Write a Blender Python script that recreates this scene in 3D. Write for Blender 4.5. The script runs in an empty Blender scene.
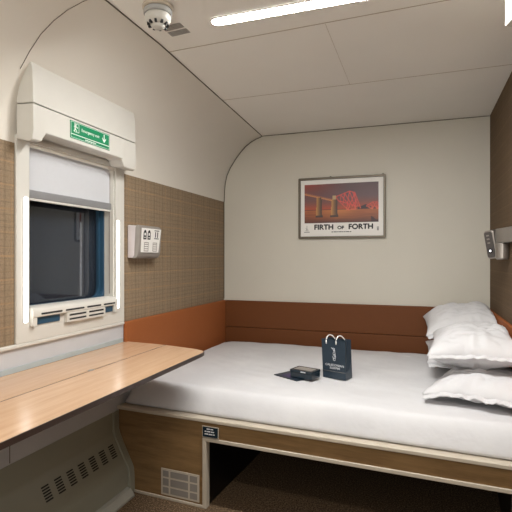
import bpy, bmesh, math, random
from mathutils import Vector, Matrix, noise
S = bpy.context.scene
C = S.collection
random.seed(4)

# ---------------------------------------------------------------- camera
YAW = math.atan(164 / 470.)
cd = bpy.data.cameras.new('camera'); cam = bpy.data.objects.new('camera', cd); C.objects.link(cam)
cam.location = (0, 0, 1.245); cam.rotation_euler = (math.pi / 2, 0, YAW)
cd.sensor_width = 36; cd.sensor_fit = 'HORIZONTAL'; cd.lens = 36 * 470 / 512.; cd.shift_y = 1 / 512.; cd.clip_start = .02
S.camera = cam

# ---------------------------------------------------------------- world, lights, exposure
w = bpy.data.worlds.new('world'); S.world = w; w.use_nodes = True
w.node_tree.nodes['Background'].inputs[0].default_value = (.02, .03, .05, 1)
w.node_tree.nodes['Background'].inputs[1].default_value = .15
S.view_settings.view_transform = 'Standard'; S.view_settings.look = 'None'
S.view_settings.gamma = 1; S.view_settings.use_curve_mapping = False
S.view_settings.exposure = 1.10
LIGHT_EMIT = 92.0      # ceiling strip lamp
STRIP_EMIT = 2.4       # window strip lamps


def area(name, loc, rot, sx, sy, power, col):
    l = bpy.data.lights.new(name, 'AREA'); l.shape = 'RECTANGLE'; l.size = sx; l.size_y = sy
    l.energy = power; l.color = col
    o = bpy.data.objects.new(name, l); C.objects.link(o); o.location = loc; o.rotation_euler = rot
    return o


# two added fill lights out of view: one overhead, one aimed up
area('overhead_fill_light', (-.45, .35, 2.19), (0, 0, 0), .7, .12, 6, (1, .96, .90))
area('upward_fill_light', (-.3, -.7, 1.45), (math.radians(122), 0, 0), .8, 1.1, 11, (1, .97, .92))

# ---------------------------------------------------------------- materials


def lin(c):
    return tuple(((v / 255.) / 12.92 if v <= 10 else (((v / 255.) + .055) / 1.055) ** 2.4) for v in c)


class NT:
    def __init__(s, name, rough=.6, metal=0., spec=.5):
        s.m = bpy.data.materials.new(name); s.m.use_nodes = True; s.t = s.m.node_tree
        s.b = s.t.nodes['Principled BSDF']
        s.b.inputs['Roughness'].default_value = rough; s.b.inputs['Metallic'].default_value = metal
        s.b.inputs['Specular IOR Level'].default_value = spec

    def n(s, typ, **kw):
        x = s.t.nodes.new(typ)
        for k, v in kw.items(): setattr(x, k, v)
        return x

    def put(s, sock, v):
        if hasattr(v, 'is_output') or isinstance(v, bpy.types.NodeSocket): s.t.links.new(v, sock)
        else: sock.default_value = v

    def math(s, op, a, b=0., c=0.):
        x = s.n('ShaderNodeMath', operation=op)
        s.put(x.inputs[0], a); s.put(x.inputs[1], b); s.put(x.inputs[2], c)
        return x.outputs[0]

    def pos(s):
        g = s.n('ShaderNodeNewGeometry'); x = s.n('ShaderNodeSeparateXYZ')
        s.t.links.new(g.outputs['Position'], x.inputs[0]); return x.outputs, g.outputs['Position']

    def objc(s):
        g = s.n('ShaderNodeTexCoord'); return g.outputs['Object']

    def noise(s, vec, scale, detail=3., rough=.5, scl=None):
        if scl:
            mp = s.n('ShaderNodeMapping'); mp.inputs['Scale'].default_value = scl
            s.t.links.new(vec, mp.inputs[0]); vec = mp.outputs[0]
        x = s.n('ShaderNodeTexNoise'); s.t.links.new(vec, x.inputs['Vector'])
        x.inputs['Scale'].default_value = scale; x.inputs['Detail'].default_value = detail
        x.inputs['Roughness'].default_value = rough
        return x.outputs['Fac']

    def ramp(s, f, stops):
        x = s.n('ShaderNodeValToRGB'); e = x.color_ramp.elements
        while len(e) < len(stops): e.new(.5)
        for el, (p, c) in zip(e, stops): el.position = p; el.color = (*c, 1)
        s.put(x.inputs[0], f); return x.outputs[0]

    def mix(s, f, a, b, mode='MIX'):
        x = s.n('ShaderNodeMix', data_type='RGBA', blend_type=mode)
        s.put(x.inputs[0], f)
        for sock, v in ((x.inputs[6], a), (x.inputs[7], b)):
            if isinstance(v, tuple): sock.default_value = (*v, 1)
            else: s.t.links.new(v, sock)
        return x.outputs[2]

    def col(s, v):
        if isinstance(v, tuple): s.b.inputs['Base Color'].default_value = (*v, 1)
        else: s.t.links.new(v, s.b.inputs['Base Color'])
        return s

    def bump(s, h, strength=.2, dist=.002):
        x = s.n('ShaderNodeBump'); x.inputs['Strength'].default_value = strength
        x.inputs['Distance'].default_value = dist
        s.t.links.new(h, x.inputs['Height']); s.t.links.new(x.outputs[0], s.b.inputs['Normal']); return s


def plain(name, rgb, rough=.6, metal=0., spec=.5, var=.04, scale=14):
    """slightly uneven plain finish: colour carried by a fine procedural noise"""
    n = NT(name, rough, metal, spec); c = lin(rgb)
    f = n.noise(n.objc(), scale, 2)
    n.col(n.ramp(f, [(.3, tuple(v * (1 - var) for v in c)), (.7, tuple(min(1, v * (1 + var)) for v in c))]))
    return n.m


M = {}
M['cream'] = plain('cream_laminate', (216, 211, 201), .42, var=.015, scale=3)
M['back'] = plain('back_wall_laminate', (200, 196, 184), .5, var=.015, scale=3)
M['ceil'] = plain('ceiling_laminate', (236, 233, 226), .5, var=.02, scale=2)
M['white'] = plain('white_plastic', (206, 204, 197), .35, var=.01)
M['palegrey'] = plain('pale_grey_panel', (192, 194, 198), .35, var=.015)
M['greygreen'] = plain('grey_green_cover', (146, 146, 132), .4, var=.03, scale=5)
M['bedtrim'] = plain('bed_trim', (190, 180, 164), .45, var=.02)
M['darkgap'] = plain('dark_gap', (84, 76, 64), .8)
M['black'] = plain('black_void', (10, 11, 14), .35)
M['darkslot'] = plain('dark_slot', (34, 36, 38), .7)
M['grey'] = plain('grey_plastic', (140, 134, 128), .4)
M['metal'] = plain('satin_metal', (160, 154, 148), .35, metal=.7)
M['frame'] = plain('picture_frame_metal', (100, 92, 80), .4, metal=.4)
M['mat'] = plain('paper_white', (232, 230, 226), .6, var=.005)
M['ink'] = plain('ink_black', (22, 26, 32), .6)
M['green'] = plain('sign_green', (12, 132, 88), .35, var=.02)
M['signwhite'] = plain('sign_white', (235, 240, 232), .4)
M['navy'] = plain('navy_card', (34, 46, 58), .38, var=.06)
M['navybag'] = plain('navy_paper', (38, 52, 64), .4, var=.05)
M['navyglossy'] = plain('navy_gloss', (24, 38, 48), .15, var=.05)
M['silver'] = plain('silver_print', (205, 208, 212), .4)
M['rope'] = plain('white_rope', (232, 230, 226), .7)
M['blind'] = plain('blind_fabric', (196, 198, 202), .8, var=.01, scale=60)
M['blindbar'] = plain('blind_bar', (132, 133, 135), .45)
M['rubber'] = plain('blue_rubber_seal', (40, 74, 98), .35)
M['edge'] = plain('dark_desk_edge', (54, 40, 34), .4)
M['violet'] = plain('violet_print', (70, 58, 96), .5)

# bed linen
n = NT('white_cotton', .85, spec=.2)
f = n.noise(n.objc(), 5, 4, .55); g = n.noise(n.objc(), 26, 3, .5, (1, .35, 1))
n.col(n.ramp(f, [(.3, lin((201, 201, 204))), (.7, lin((209, 209, 211)))]))
n.bump(n.math('ADD', f, n.math('MULTIPLY', g, .25)), .5, .012); M['cotton'] = n.m
# orange brown upholstery
n = NT('rust_upholstery', .75, spec=.25)
f = n.noise(n.objc(), 260, 2); g = n.noise(n.objc(), 6, 3)
n.col(n.mix(g, n.ramp(f, [(.3, lin((142, 80, 41))), (.7, lin((156, 90, 47)))]), n.ramp(f, [(.3, lin((146, 84, 45))), (.7, lin((160, 94, 51)))])))
n.bump(f, .3, .001); M['rust'] = n.m
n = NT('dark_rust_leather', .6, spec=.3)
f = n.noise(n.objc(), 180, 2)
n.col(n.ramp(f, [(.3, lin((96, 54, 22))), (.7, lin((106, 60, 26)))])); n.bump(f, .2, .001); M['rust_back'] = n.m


def plaid(name, axis, base, dark, light):
    n = NT(name, .85, spec=.2); p, pv = n.pos(); a = p[axis]; z = p[2]
    wob = n.math('MULTIPLY', n.math('SUBTRACT', n.noise(pv, 9, 2), .5), .006)

    def stripe(c, period, width, ph):
        fr = n.math('FRACT', n.math('DIVIDE', n.math('ADD', n.math('ADD', c, wob), ph), period))
        d = n.math('ABSOLUTE', n.math('SUBTRACT', fr, .5))
        return n.math('SUBTRACT', 1., n.math('SMOOTH_MIN', 1., n.math('DIVIDE', d, width), .1))
    weave = n.noise(pv, 1, 3, .6, (160, 160, 520)); weave2 = n.noise(pv, 1, 3, .6, (420, 420, 90))
    c = n.ramp(n.math('MULTIPLY', n.math('ADD', weave, weave2), .5), [(.34, tuple(v * .7 for v in base)), (.66, tuple(v * 1.3 for v in base))])
    brk = n.ramp(n.noise(pv, 1, 2, .5, (14, 14, 120)), [(.35, (.35,) * 3), (.65, (1.,) * 3)])
    brkv = n.ramp(n.noise(pv, 1, 2, .5, (120, 120, 10)), [(.35, (.35,) * 3), (.65, (1.,) * 3)])
    for per, wd, ph, st in ((.0333, .16, 0., .4), (.1, .07, .03, .4)):
        c = n.mix(n.math('MULTIPLY', n.math('MULTIPLY', stripe(a, per, wd, ph), st), brkv), c, dark)
    for per, wd, ph, st in ((.025, .17, 0., .35),):
        c = n.mix(n.math('MULTIPLY', n.math('MULTIPLY', stripe(z, per, wd, ph), st), brk), c, dark)
    for per, wd, ph, st in ((.094, .07, .02, .42), (.047, .05, .01, .22)):
        c = n.mix(n.math('MULTIPLY', n.math('MULTIPLY', stripe(z, per, wd, ph), st), brk), c, light)
    c = n.mix(n.math('MULTIPLY', n.math('MULTIPLY', stripe(a, .2, .03, .05), .35), brkv), c, light)
    n.col(c); n.bump(weave, .3, .001)
    return n.m


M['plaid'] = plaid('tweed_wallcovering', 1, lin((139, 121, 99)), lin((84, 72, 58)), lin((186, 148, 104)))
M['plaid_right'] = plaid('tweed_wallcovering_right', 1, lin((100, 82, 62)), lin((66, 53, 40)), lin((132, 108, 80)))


def wood(name, c1, c2, axis, rough):
    n = NT(name, rough); oc = n.objc()
    sc = [38, 38, 38]; sc[axis] = 2.2
    f = n.noise(oc, 1, 5, .6, tuple(sc)); g = n.noise(oc, 1, 2, .5, tuple(v * 6 for v in sc))
    f = n.math('ADD', n.math('MULTIPLY', f, .75), n.math('MULTIPLY', g, .25))
    n.col(n.ramp(f, [(.3, c1), (.7, c2)])); n.bump(f, .06, .001); return n.m


M['oak'] = wood('light_oak_laminate', lin((186, 150, 118)), lin((206, 174, 144)), 1, .22)
M['brownoak'] = wood('brown_oak_laminate', lin((108, 83, 52)), lin((144, 114, 76)), 0, .4)
# carpet
n = NT('speckled_carpet', .95, spec=.1); p, pv = n.pos()
f = n.noise(pv, 130, 3, .7); g = n.noise(pv, 60, 2, .6)
c = n.ramp(f, [(.32, lin((40, 32, 24))), (.5, lin((94, 77, 59))), (.66, lin((160, 136, 108)))])
n.col(n.mix(n.math('MULTIPLY', g, .4), c, lin((80, 60, 44)))); n.bump(f, .8, .004); M['carpet'] = n.m
# lit lamps


def emit(name, col, s):
    n = NT(name, .4); n.b.inputs['Base Color'].default_value = (.9, .9, .88, 1)
    n.b.inputs['Emission Color'].default_value = (*col, 1); n.b.inputs['Emission Strength'].default_value = s
    return n.m


M['lamp'] = emit('lamp_diffuser', (1, .985, .955), LIGHT_EMIT)
M['strip'] = emit('strip_diffuser', (1, .98, .95), STRIP_EMIT)
M['led'] = emit('indicator', (1, 1, 1), 1.5)
# window glass
n = NT('tinted_window_glass', .03, spec=.6); n.b.inputs['Base Color'].default_value = (.16, .2, .27, 1)
n.b.inputs['Transmission Weight'].default_value = .85; n.b.inputs['IOR'].default_value = 1.5
n.b.inputs['Coat Weight'].default_value = .3; M['glass'] = n.m
n = NT('clear_plastic', .15); n.b.inputs['Base Color'].default_value = (.55, .56, .55, 1)
n.b.inputs['Transmission Weight'].default_value = .3; M['clear'] = n.m
# printed picture (colours of the print itself, per vertex)
n = NT('printed_photo', .45); a = n.n('ShaderNodeVertexColor'); a.layer_name = 'print'; n.col(a.outputs[0]); M['print'] = n.m

# ---------------------------------------------------------------- builders
ORG = {}


def origin(o):
    return ORG.get(o.name, Vector((0, 0, 0))) if o else Vector((0, 0, 0))


def obj(name, bm, mats, parent=None, bevel=0., smooth=False, seg=2, solid=None, subsurf=0, kind=None):
    """link one bmesh (built in world coordinates) as ONE object"""
    if parent: org = origin(parent)
    else:
        lo = Vector([min(v.co[i] for v in bm.verts) for i in range(3)]); hi = Vector([max(v.co[i] for v in bm.verts) for i in range(3)])
        org = Vector(((lo.x + hi.x) / 2, (lo.y + hi.y) / 2, lo.z))
    for v in bm.verts: v.co -= org
    bmesh.ops.recalc_face_normals(bm, faces=bm.faces)
    if smooth:
        for f in bm.faces: f.smooth = True
    me = bpy.data.meshes.new(name); bm.to_mesh(me); bm.free()
    for m in (mats if isinstance(mats, (list, tuple)) else [mats]): me.materials.append(M[m] if isinstance(m, str) else m)
    o = bpy.data.objects.new(name, me); C.objects.link(o)
    if parent: o.parent = parent; ORG[o.name] = org
    else: o.location = org; ORG[o.name] = org
    if solid:
        s = o.modifiers.new('solid', 'SOLIDIFY'); s.thickness = solid; s.offset = -1
    if bevel:
        b = o.modifiers.new('bevel', 'BEVEL'); b.width = bevel; b.segments = seg; b.limit_method = 'ANGLE'; b.angle_limit = .6
        for p in me.polygons: p.use_smooth = True
        b.harden_normals = True
    if subsurf:
        s = o.modifiers.new('sub', 'SUBSURF'); s.levels = subsurf; s.render_levels = subsurf
    if kind: o['kind'] = kind
    return o


def tag(o, label, cat, group=None):
    o['label'] = label; o['category'] = cat
    if group: o['group'] = group
    return o


def thing(name, loc, label, cat, group=None):
    o = bpy.data.objects.new(name, None); C.objects.link(o); o.location = loc; ORG[o.name] = Vector(loc)
    o.empty_display_size = .1
    return tag(o, label, cat, group)


def B(): return bmesh.new()


def box(bm, x0, x1, y0, y1, z0, z1, M4=None, mi=0):
    vs = [bm.verts.new((x, y, z)) for x in (x0, x1) for y in (y0, y1) for z in (z0, z1)]
    if M4:
        for v in vs: v.co = M4 @ v.co
    for q in ((0, 1, 3, 2), (4, 6, 7, 5), (0, 4, 5, 1), (2, 3, 7, 6), (0, 2, 6, 4), (1, 5, 7, 3)):
        f = bm.faces.new([vs[i] for i in q]); f.material_index = mi
    return bm


def prism(bm, pts, ext, a, b, M4=None):
    """closed outline pts extruded along ext axis (0,1,2) between a and b"""
    def mk(p, e):
        c = list(p); c.insert(ext, e); v = bm.verts.new(c)
        if M4: v.co = M4 @ v.co
        return v
    A = [mk(p, a) for p in pts]; D = [mk(p, b) for p in pts]; k = len(pts)
    bm.faces.new(A); bm.faces.new(D[::-1])
    for i in range(k): bm.faces.new((A[i], A[(i + 1) % k], D[(i + 1) % k], D[i]))
    return bm


def lathe(bm, prof, c, seg=32):
    rings = []
    for r, z in prof:
        rings.append([bm.verts.new((c[0] + r * math.cos(2 * math.pi * i / seg), c[1] + r * math.sin(2 * math.pi * i / seg), c[2] + z)) for i in range(seg)])
    for A, D in zip(rings, rings[1:]):
        for i in range(seg): bm.faces.new((A[i], A[(i + 1) % seg], D[(i + 1) % seg], D[i]))
    bm.faces.new(rings[0]); bm.faces.new(rings[-1][::-1])
    return bm


def tube(bm, pts, r, seg=8):
    pts = [Vector(p) for p in pts]; rings = []
    for i, p in enumerate(pts):
        t = (pts[min(i + 1, len(pts) - 1)] - pts[max(i - 1, 0)]).normalized()
        u = t.cross(Vector((.3, .5, 1))).normalized() if abs(t.z) < .95 else t.cross(Vector((1, 0, 0))).normalized()
        v = t.cross(u)
        rings.append([bm.verts.new(p + r * (math.cos(2 * math.pi * k / seg) * u + math.sin(2 * math.pi * k / seg) * v)) for k in range(seg)])
    for A, D in zip(rings, rings[1:]):
        for k in range(seg): bm.faces.new((A[k], A[(k + 1) % seg], D[(k + 1) % seg], D[k]))
    bm.faces.new(rings[0]); bm.faces.new(rings[-1][::-1])
    return bm


def rrect(w, h, r, seg=5, cx=0, cy=0):
    out = []
    for sx, sy, a0 in ((1, 1, 0), (-1, 1, 90), (-1, -1, 180), (1, -1, 270)):
        for k in range(seg + 1):
            a = math.radians(a0 + 90 * k / seg)
            out.append((cx + sx * (w / 2 - r) + r * math.cos(a), cy + sy * (h / 2 - r) + r * math.sin(a)))
    return out


def text_bm(s, size, M4, ext=.0003, sx=1.):
    cu = bpy.data.curves.new('t', 'FONT'); cu.body = s; cu.size = size; cu.align_x = 'CENTER'; cu.align_y = 'CENTER'; cu.extrude = ext
    cu.resolution_u = 4
    o = bpy.data.objects.new('t', cu); C.objects.link(o)
    bpy.context.view_layer.update()
    me = bpy.data.meshes.new_from_object(o.evaluated_get(bpy.context.evaluated_depsgraph_get()))
    bm = bmesh.new(); bm.from_mesh(me)
    for v in bm.verts: v.co = M4 @ Vector((v.co.x * sx, v.co.y, v.co.z))
    bpy.data.objects.remove(o); bpy.data.curves.remove(cu); bpy.data.meshes.remove(me)
    return bm


def frameM(o, x, y, z):
    """matrix with the given axes as columns"""
    m = Matrix.Identity(4)
    for i, a in enumerate((x, y, z)):
        a = Vector(a)
        for k in range(3): m[k][i] = a[k]
    for k in range(3): m[k][3] = o[k]
    return m


def bars(width, h, M4, ext=.0003, seed=1):
    """a line of print too small to read in the photograph: word-length dashes"""
    rnd = random.Random(seed); b = bmesh.new(); x = -width / 2
    while x < width / 2 - h:
        wd = min(h * rnd.uniform(1.5, 4), width / 2 - x); box(b, x, x + wd, -h / 2, h / 2, -ext, ext, M4); x += wd + h * .6
    return b


XL, XR, YB, ZC, YF = -1.54, .457, 3.6, 2.224, -1.0

# ================================================================ ROOM
bm = B(); box(bm, XL - .1, XR + .1, YF - .1, YB + .1, -.08, 0); obj('floor', bm, 'carpet', kind='structure')
bm = B(); box(bm, XL - .1, XR + .1, YF - .1, YB + .1, ZC, ZC + .06); obj('ceiling', bm, 'ceil', kind='structure')
bm = B(); box(bm, XL - .02, XR + .1, YB, YB + .08, 0, ZC); obj('wall_back', bm, 'back', kind='structure')
bm = B(); box(bm, XL - .02, XR + .1, YF - .08, YF, 0, ZC); obj('wall_front', bm, 'cream', kind='structure')
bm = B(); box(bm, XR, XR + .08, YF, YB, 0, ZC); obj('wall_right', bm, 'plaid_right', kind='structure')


def xtop(y):       # the upper edge of the cove, which closes in slightly towards the near end
    return -1.13 if y < 1.9 else -1.13 - .077 * ((y - 1.9) / 1.7)


COVE = [(0., 1.704), (.004, 1.80), (.010, 1.86), (.026, 1.925), (.055, 1.985), (.098, 2.048), (.145, 2.106), (.19, 2.150), (.235, 2.182), (.28, 2.204), (.315, 2.215), (1., 2.2235)]


def cove_x(i, y):
    o, z = COVE[i]
    full = xtop(y) - XL
    if i == len(COVE) - 1: return xtop(y)
    k = full / .333
    return XL + o * (1 + (k - 1) * min(1, o / .3))


WY0, WY1, WZ0, WZ1 = 1.53, 2.12, 1.0, 1.72
bm = B(); ys = [YF, 0, .8, WY0, WY1, 2.6, 3.1, YB]
cache = {}


def V(x, y, z):
    k = (round(x, 5), round(y, 5), round(z, 5))
    if k not in cache: cache[k] = bm.verts.new((x, y, z))
    return cache[k]


bands = [(0, .425, 0), (.425, .884, 0), (.884, WZ0, 1), (WZ0, 1.704, 1)]
for ya, yb in zip(ys, ys[1:]):
    for za, zb, mi in bands:
        if ya == WY0 and za == WZ0: continue
        f = bm.faces.new((V(XL, ya, za), V(XL, yb, za), V(XL, yb, zb), V(XL, ya, zb))); f.material_index = 2 if (zb <= .884) else mi
    for i in range(len(COVE) - 1):
        f = bm.faces.new((V(cove_x(i, ya), ya, COVE[i][1]), V(cove_x(i, yb), yb, COVE[i][1]), V(cove_x(i + 1, yb), yb, COVE[i + 1][1]), V(cove_x(i + 1, ya), ya, COVE[i + 1][1])))
        f.material_index = 0; f.smooth = True
wl = obj('wall_left', bm, ['cream', 'plaid', 'palegrey'], kind='structure')

# joints between panels: narrow dark strips
def strip_pts(pts, w, mat, name, nrm):
    """flat narrow ribbon with 1 mm depth along pts; nrm = direction it faces"""
    b = B(); nrm = Vector(nrm); pts = [Vector(p) for p in pts]; rows = []
    for i, p in enumerate(pts):
        t = (pts[min(i + 1, len(pts) - 1)] - pts[max(i - 1, 0)]).normalized(); s = t.cross(nrm).normalized() * w / 2
        rows.append([b.verts.new(p - s), b.verts.new(p + s), b.verts.new(p + s + nrm * .0015), b.verts.new(p - s + nrm * .0015)])
    for A, D in zip(rows, rows[1:]):
        for k in range(4): b.faces.new((A[k], A[(k + 1) % 4], D[(k + 1) % 4], D[k]))
    b.faces.new(rows[0]); b.faces.new(rows[-1][::-1])
    return obj(name, b, mat, kind='structure')


strip_pts([(xtop(y) + .002, y, ZC - .0015) for y in (YF, 0, 1, 1.9, 2.4, 3, YB)], .007, 'darkgap', 'trim_1', (0, 0, -1))
strip_pts([(x, YB - .0015, ZC - .004) for x in (xtop(YB), XR)], .004, 'darkgap', 'trim_2', (0, -1, 0))
strip_pts([(cove_x(i, YB) + .005, YB - .0015, COVE[i][1] - .004) for i in range(len(COVE))], .006, 'darkgap', 'trim_3', (0, -1, 0))
strip_pts([(XL + .004, YB - .0015, z) for z in (.9, 1.704)], .006, 'darkgap', 'trim_4', (0, -1, 0))
seam = plain('hairline_joint', (176, 162, 144), .6)
strip_pts([(xtop(1.98), 1.98, ZC - .0005), (XR, 1.915, ZC - .0005)], .0035, seam, 'trim_5', (0, 0, -1))
strip_pts([(xtop(2.7), 2.7, ZC - .0005), (XR, 2.68, ZC - .0005)], .0013, seam, 'trim_6', (0, 0, -1))
strip_pts([(-.375, 1.96, ZC - .0005), (-.375, 2.69, ZC - .0005)], .0010, seam, 'trim_7', (0, 0, -1))
b = []
for i in range(len(COVE) - 1):
    yy = 1.437 + .02 * max(0, i - 6) / 4
    b.append((cove_x(i, yy) + .0012, yy, COVE[i][1] - .0008))
bm = B()
for a_, d_ in zip(b[4:], b[5:]):
    tube(bm, [a_, d_], .0010, 6)
obj('trim_8', bm, 'darkgap', kind='structure')
# rounded rail under the window and tweed
bm = B(); prism(bm, [(XL, .876), (XL + .010, .876), (XL + .014, .880), (XL + .014, .889), (XL + .008, .893), (XL, .893)], 1, YF, 2.19)
obj('trim_9', bm, 'white', kind='structure')
bm = B(); box(bm, XL, XL + .001, 1.44, 1.443, .425, .76); obj('trim_10', bm, 'darkgap', kind='structure')

# ================================================================ WINDOW
bm = B()
FY0, FY1, FZ0, FZ1 = 1.464, 2.192, .8935, 1.74


def ring(bm, o, i, xf, xb):
    """flat picture-frame ring (outline o, hole i given as y,z lists of equal length) from xf to xb"""
    k = len(o); L = [[bm.verts.new((x, p[0], p[1])) for p in lst] for x, lst in ((xf, o), (xf, i), (xb, i), (xb, o))]
    for a_, d_ in ((0, 1), (1, 2), (2, 3), (3, 0)):
        for j in range(k): bm.faces.new((L[a_][j], L[a_][(j + 1) % k], L[d_][(j + 1) % k], L[d_][j]))
    return bm


def yz(y0, y1, z0, z1, r, seg=5): return rrect(y1 - y0, z1 - z0, r, seg, (y0 + y1) / 2, (z0 + z1) / 2)


win = thing('window_1', (XL, 1.83, FZ0), 'x', 'x')
for k in ('label', 'category'): del win[k]
win['kind'] = 'structure'
ring(bm, yz(FY0, FY1, FZ0, FZ1, .004), yz(1.531, 2.119, 1.0, 1.719, .006), XL + .011, XL)
obj('window_surround', bm, 'white', win, bevel=.002)
bm = B(); ring(bm, yz(1.531, 2.119, 1.0, 1.719, .006), yz(1.535, 2.108, 1.006, 1.71, .03), XL, XL - .055)
obj('window_reveal', bm, 'white', win, smooth=False)
bm = B(); ring(bm, yz(1.52, 2.135, .99, 1.73, .03), yz(1.538, 2.100, 1.025, 1.70, .055), XL - .056, XL - .112)
for (o_, i_, d_) in ((.0, .0, 0),): pass
obj('rubber_seal', bm, 'rubber', win)
bm = B(); ring(bm, yz(1.539, 2.099, 1.026, 1.699, .054), yz(1.546, 2.086, 1.034, 1.69, .06), XL - .075, XL - .083)
obj('inner_seal', bm, 'rubber', win)
bm = B(); box(bm, XL - .110, XL - .102, 1.525, 2.125, .995, 1.725); obj('pane', bm, 'glass', win)
# the blue lining of the dark outer reveal
bm = B(); ring(bm, yz(1.50, 2.16, .96, 1.76, .05), yz(1.51, 2.15, .97, 1.75, .05), XL - .113, XL - .2); obj('outer_frame', bm, 'black', win)
bm = B(); box(bm, XL - .22, XL - .205, 1.45, 2.2, .9, 1.8); obj('black_backing', bm, 'black', win)  # black sheet behind the pane, standing for the dark exterior

# lit strips down both sides of the window
for nm, y, z0, z1, lb in (('a', 1.508, .975, 1.49, 'long glowing white strip light down the left edge of the window surround'),
                          ('b', 2.129, .972, 1.44, 'slim glowing white strip light down the right edge of the window surround')):
    t = thing('strip_light', (XL + .011, y, z0), lb, 'strip light')
    bm = B(); prism(bm, yz(y - .0105, y + .0105, z0, z1, .008), 0, XL + .0112, XL + .017); obj('diffuser', bm, 'strip', t)
    bm = B(); ring(bm, yz(y - .0122, y + .0122, z0 - .002, z1 + .002, .009), yz(y - .0105, y + .0105, z0, z1, .008), XL + .014, XL + .0112); obj('rim', bm, 'white', t)

# ---- blind with its housing
bl = thing('roller_blind', (-1.5, 1.83, 1.70), 'white moulded blind housing above the window with a grey blind pulled part way down', 'blind')


def hx(z, d):   # front profile of the housing
    return d


CY0, CY1 = 1.462, 2.172


def housing(z0, z1, prof, notch):
    b = B(); ysn = [CY0, CY0 + .002]
    if notch:
        n0, n1 = 1.515, 2.062
        yl = [(CY0, 0), (n0 - .02, 0), (n0 - .006, .006), (n0 + .004, .022), (n0 + .014, .038), (n0 + .03, .043), (n1 - .03, .043), (n1 - .012, .038), (n1, .022), (n1 + .012, .005), (n1 + .03, 0), (CY1, 0)]
    else: yl = [(CY0, 0), (CY1, 0)]
    rows = []
    for y, lift in yl:
        row = [b.verts.new((x, y, max(z, z0 + lift))) for x, z in prof]
        rows.append(row)
    k = len(prof)
    for A, D in zip(rows, rows[1:]):
        for j in range(k): b.faces.new((A[j], A[(j + 1) % k], D[(j + 1) % k], D[j]))
    b.faces.new(rows[0]); b.faces.new(rows[-1][::-1])
    return b


# (x,z) outline, lower shell then upper shell
obj('lower_housing', housing(1.706, 1.8535, [(XL + .012, 1.72), (-1.462, 1.706), (-1.446, 1.712), (-1.440, 1.75), (-1.442, 1.8535), (XL + .0115, 1.8585), (XL + .012, 1.76)], True), 'white', bl, bevel=.004)
obj('upper_housing', housing(1.857, 2.02, [(XL + .012, 1.862), (-1.442, 1.857), (-1.443, 1.93), (-1.446, 1.985), (-1.454, 2.016), (-1.467, 2.034), (-1.486, 2.028), (-1.502, 2.001), (-1.518, 1.955), (-1.527, 1.90)], False), 'white', bl, bevel=.004)
bm = B(); box(bm, XL - .022, XL - .019, 1.538, 2.104, 1.52, 1.715); obj('blind_fabric', bm, 'blind', bl)
bm = B(); prism(bm, [(XL - .030, 1.495), (XL - .012, 1.495), (XL - .009, 1.50), (XL - .009, 1.526), (XL - .014, 1.53), (XL - .028, 1.53)], 1, 1.537, 2.105); obj('bottom_bar', bm, 'blindbar', bl, bevel=.001)
bm = B(); box(bm, XL - .028, XL - .012, 1.5365, 2.1065, 1.485, 1.4945); obj('bar_lip', bm, 'white', bl, bevel=.001)
bm = B(); box(bm, XL - .022, XL - .018, 2.1035, 2.1075, 1.05, 1.72); obj('guide_rail', bm, 'grey', bl)

# ---- green emergency sign on the housing
xs = -1.4405
t = thing('emergency_exit_sign', (xs, 1.85, 1.76), 'green emergency exit sign with white figure and downward arrow on blind housing', 'sign')
sy0, sy1, sz0, sz1 = 1.667, 1.940, 1.767, 1.843
bm = B(); box(bm, xs, xs + .0025, sy0, sy1, sz0, sz1); obj('sign_plate', bm, 'green', t)
fx_ = xs + .0028
bm = B(); ring(bm, yz(sy0 + .003, sy1 - .003, sz0 + .003, sz1 - .003, .002), yz(sy0 + .0045, sy1 - .0045, sz0 + .0045, sz1 - .0045, .001), fx_ + .0004, fx_ - .0006)
box(bm, fx_ - .0006, fx_ + .0004, sy0 + .004, sy1 - .004, sz0 + .017, sz0 + .0205)
obj('white_border', bm, 'signwhite', t)
T = lambda y, z: frameM((fx_, y, z), (0, 1, 0), (0, 0, 1), (1, 0, 0))
zc = (sz0 + .02 + sz1) / 2
bm = text_bm('Emergency exit', .020, T(1.800, zc), .0005); obj('lettering', bm, 'signwhite', t)
bm = bars(.075, .0042, T(1.80, sz0 + .010), .0004, 3); obj('small_lettering', bm, 'signwhite', t)
bm = B(); ay = 1.898
prism(bm, [(ay - .003, zc + .020), (ay + .003, zc + .020), (ay + .003, zc - .008), (ay + .014, zc + .004), (ay + .014, zc - .004), (ay, zc - .021), (ay - .014, zc - .004), (ay - .014, zc + .004), (ay - .003, zc - .008)], 0, fx_ - .0006, fx_ + .0005)
obj('arrow', bm, 'signwhite', t)
bm = B(); py = 1.702
ring(bm, yz(py - .010, py + .020, zc - .018, zc + .020, .001), yz(py - .008, py + .018, zc - .016, zc + .018, .001), fx_ + .0005, fx_ - .0006)
for a_, d_ in (((-.012, .004), (.002, .014)), ((-.002, .010), (-.004, -.004)), ((-.004, -.004), (.006, -.014)), ((-.004, -.004), (-.014, -.016)), ((-.002, .008), (.012, .002))):
    u = Vector((d_[0] - a_[0], d_[1] - a_[1])).normalized(); s = Vector((-u.y, u.x)) * .0022
    prism(bm, [(py + a_[0] + s.x, zc + a_[1] + s.y), (py + d_[0] + s.x, zc + d_[1] + s.y), (py + d_[0] - s.x, zc + d_[1] - s.y), (py + a_[0] - s.x, zc + a_[1] - s.y)], 0, fx_ - .0006, fx_ + .0006)
prism(bm, [(py - .001 + .0035 * math.cos(k * .7854), zc + .0155 + .0035 * math.sin(k * .7854)) for k in range(8)], 0, fx_ - .0006, fx_ + .0006)
obj('pictogram', bm, 'signwhite', t)

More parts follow.
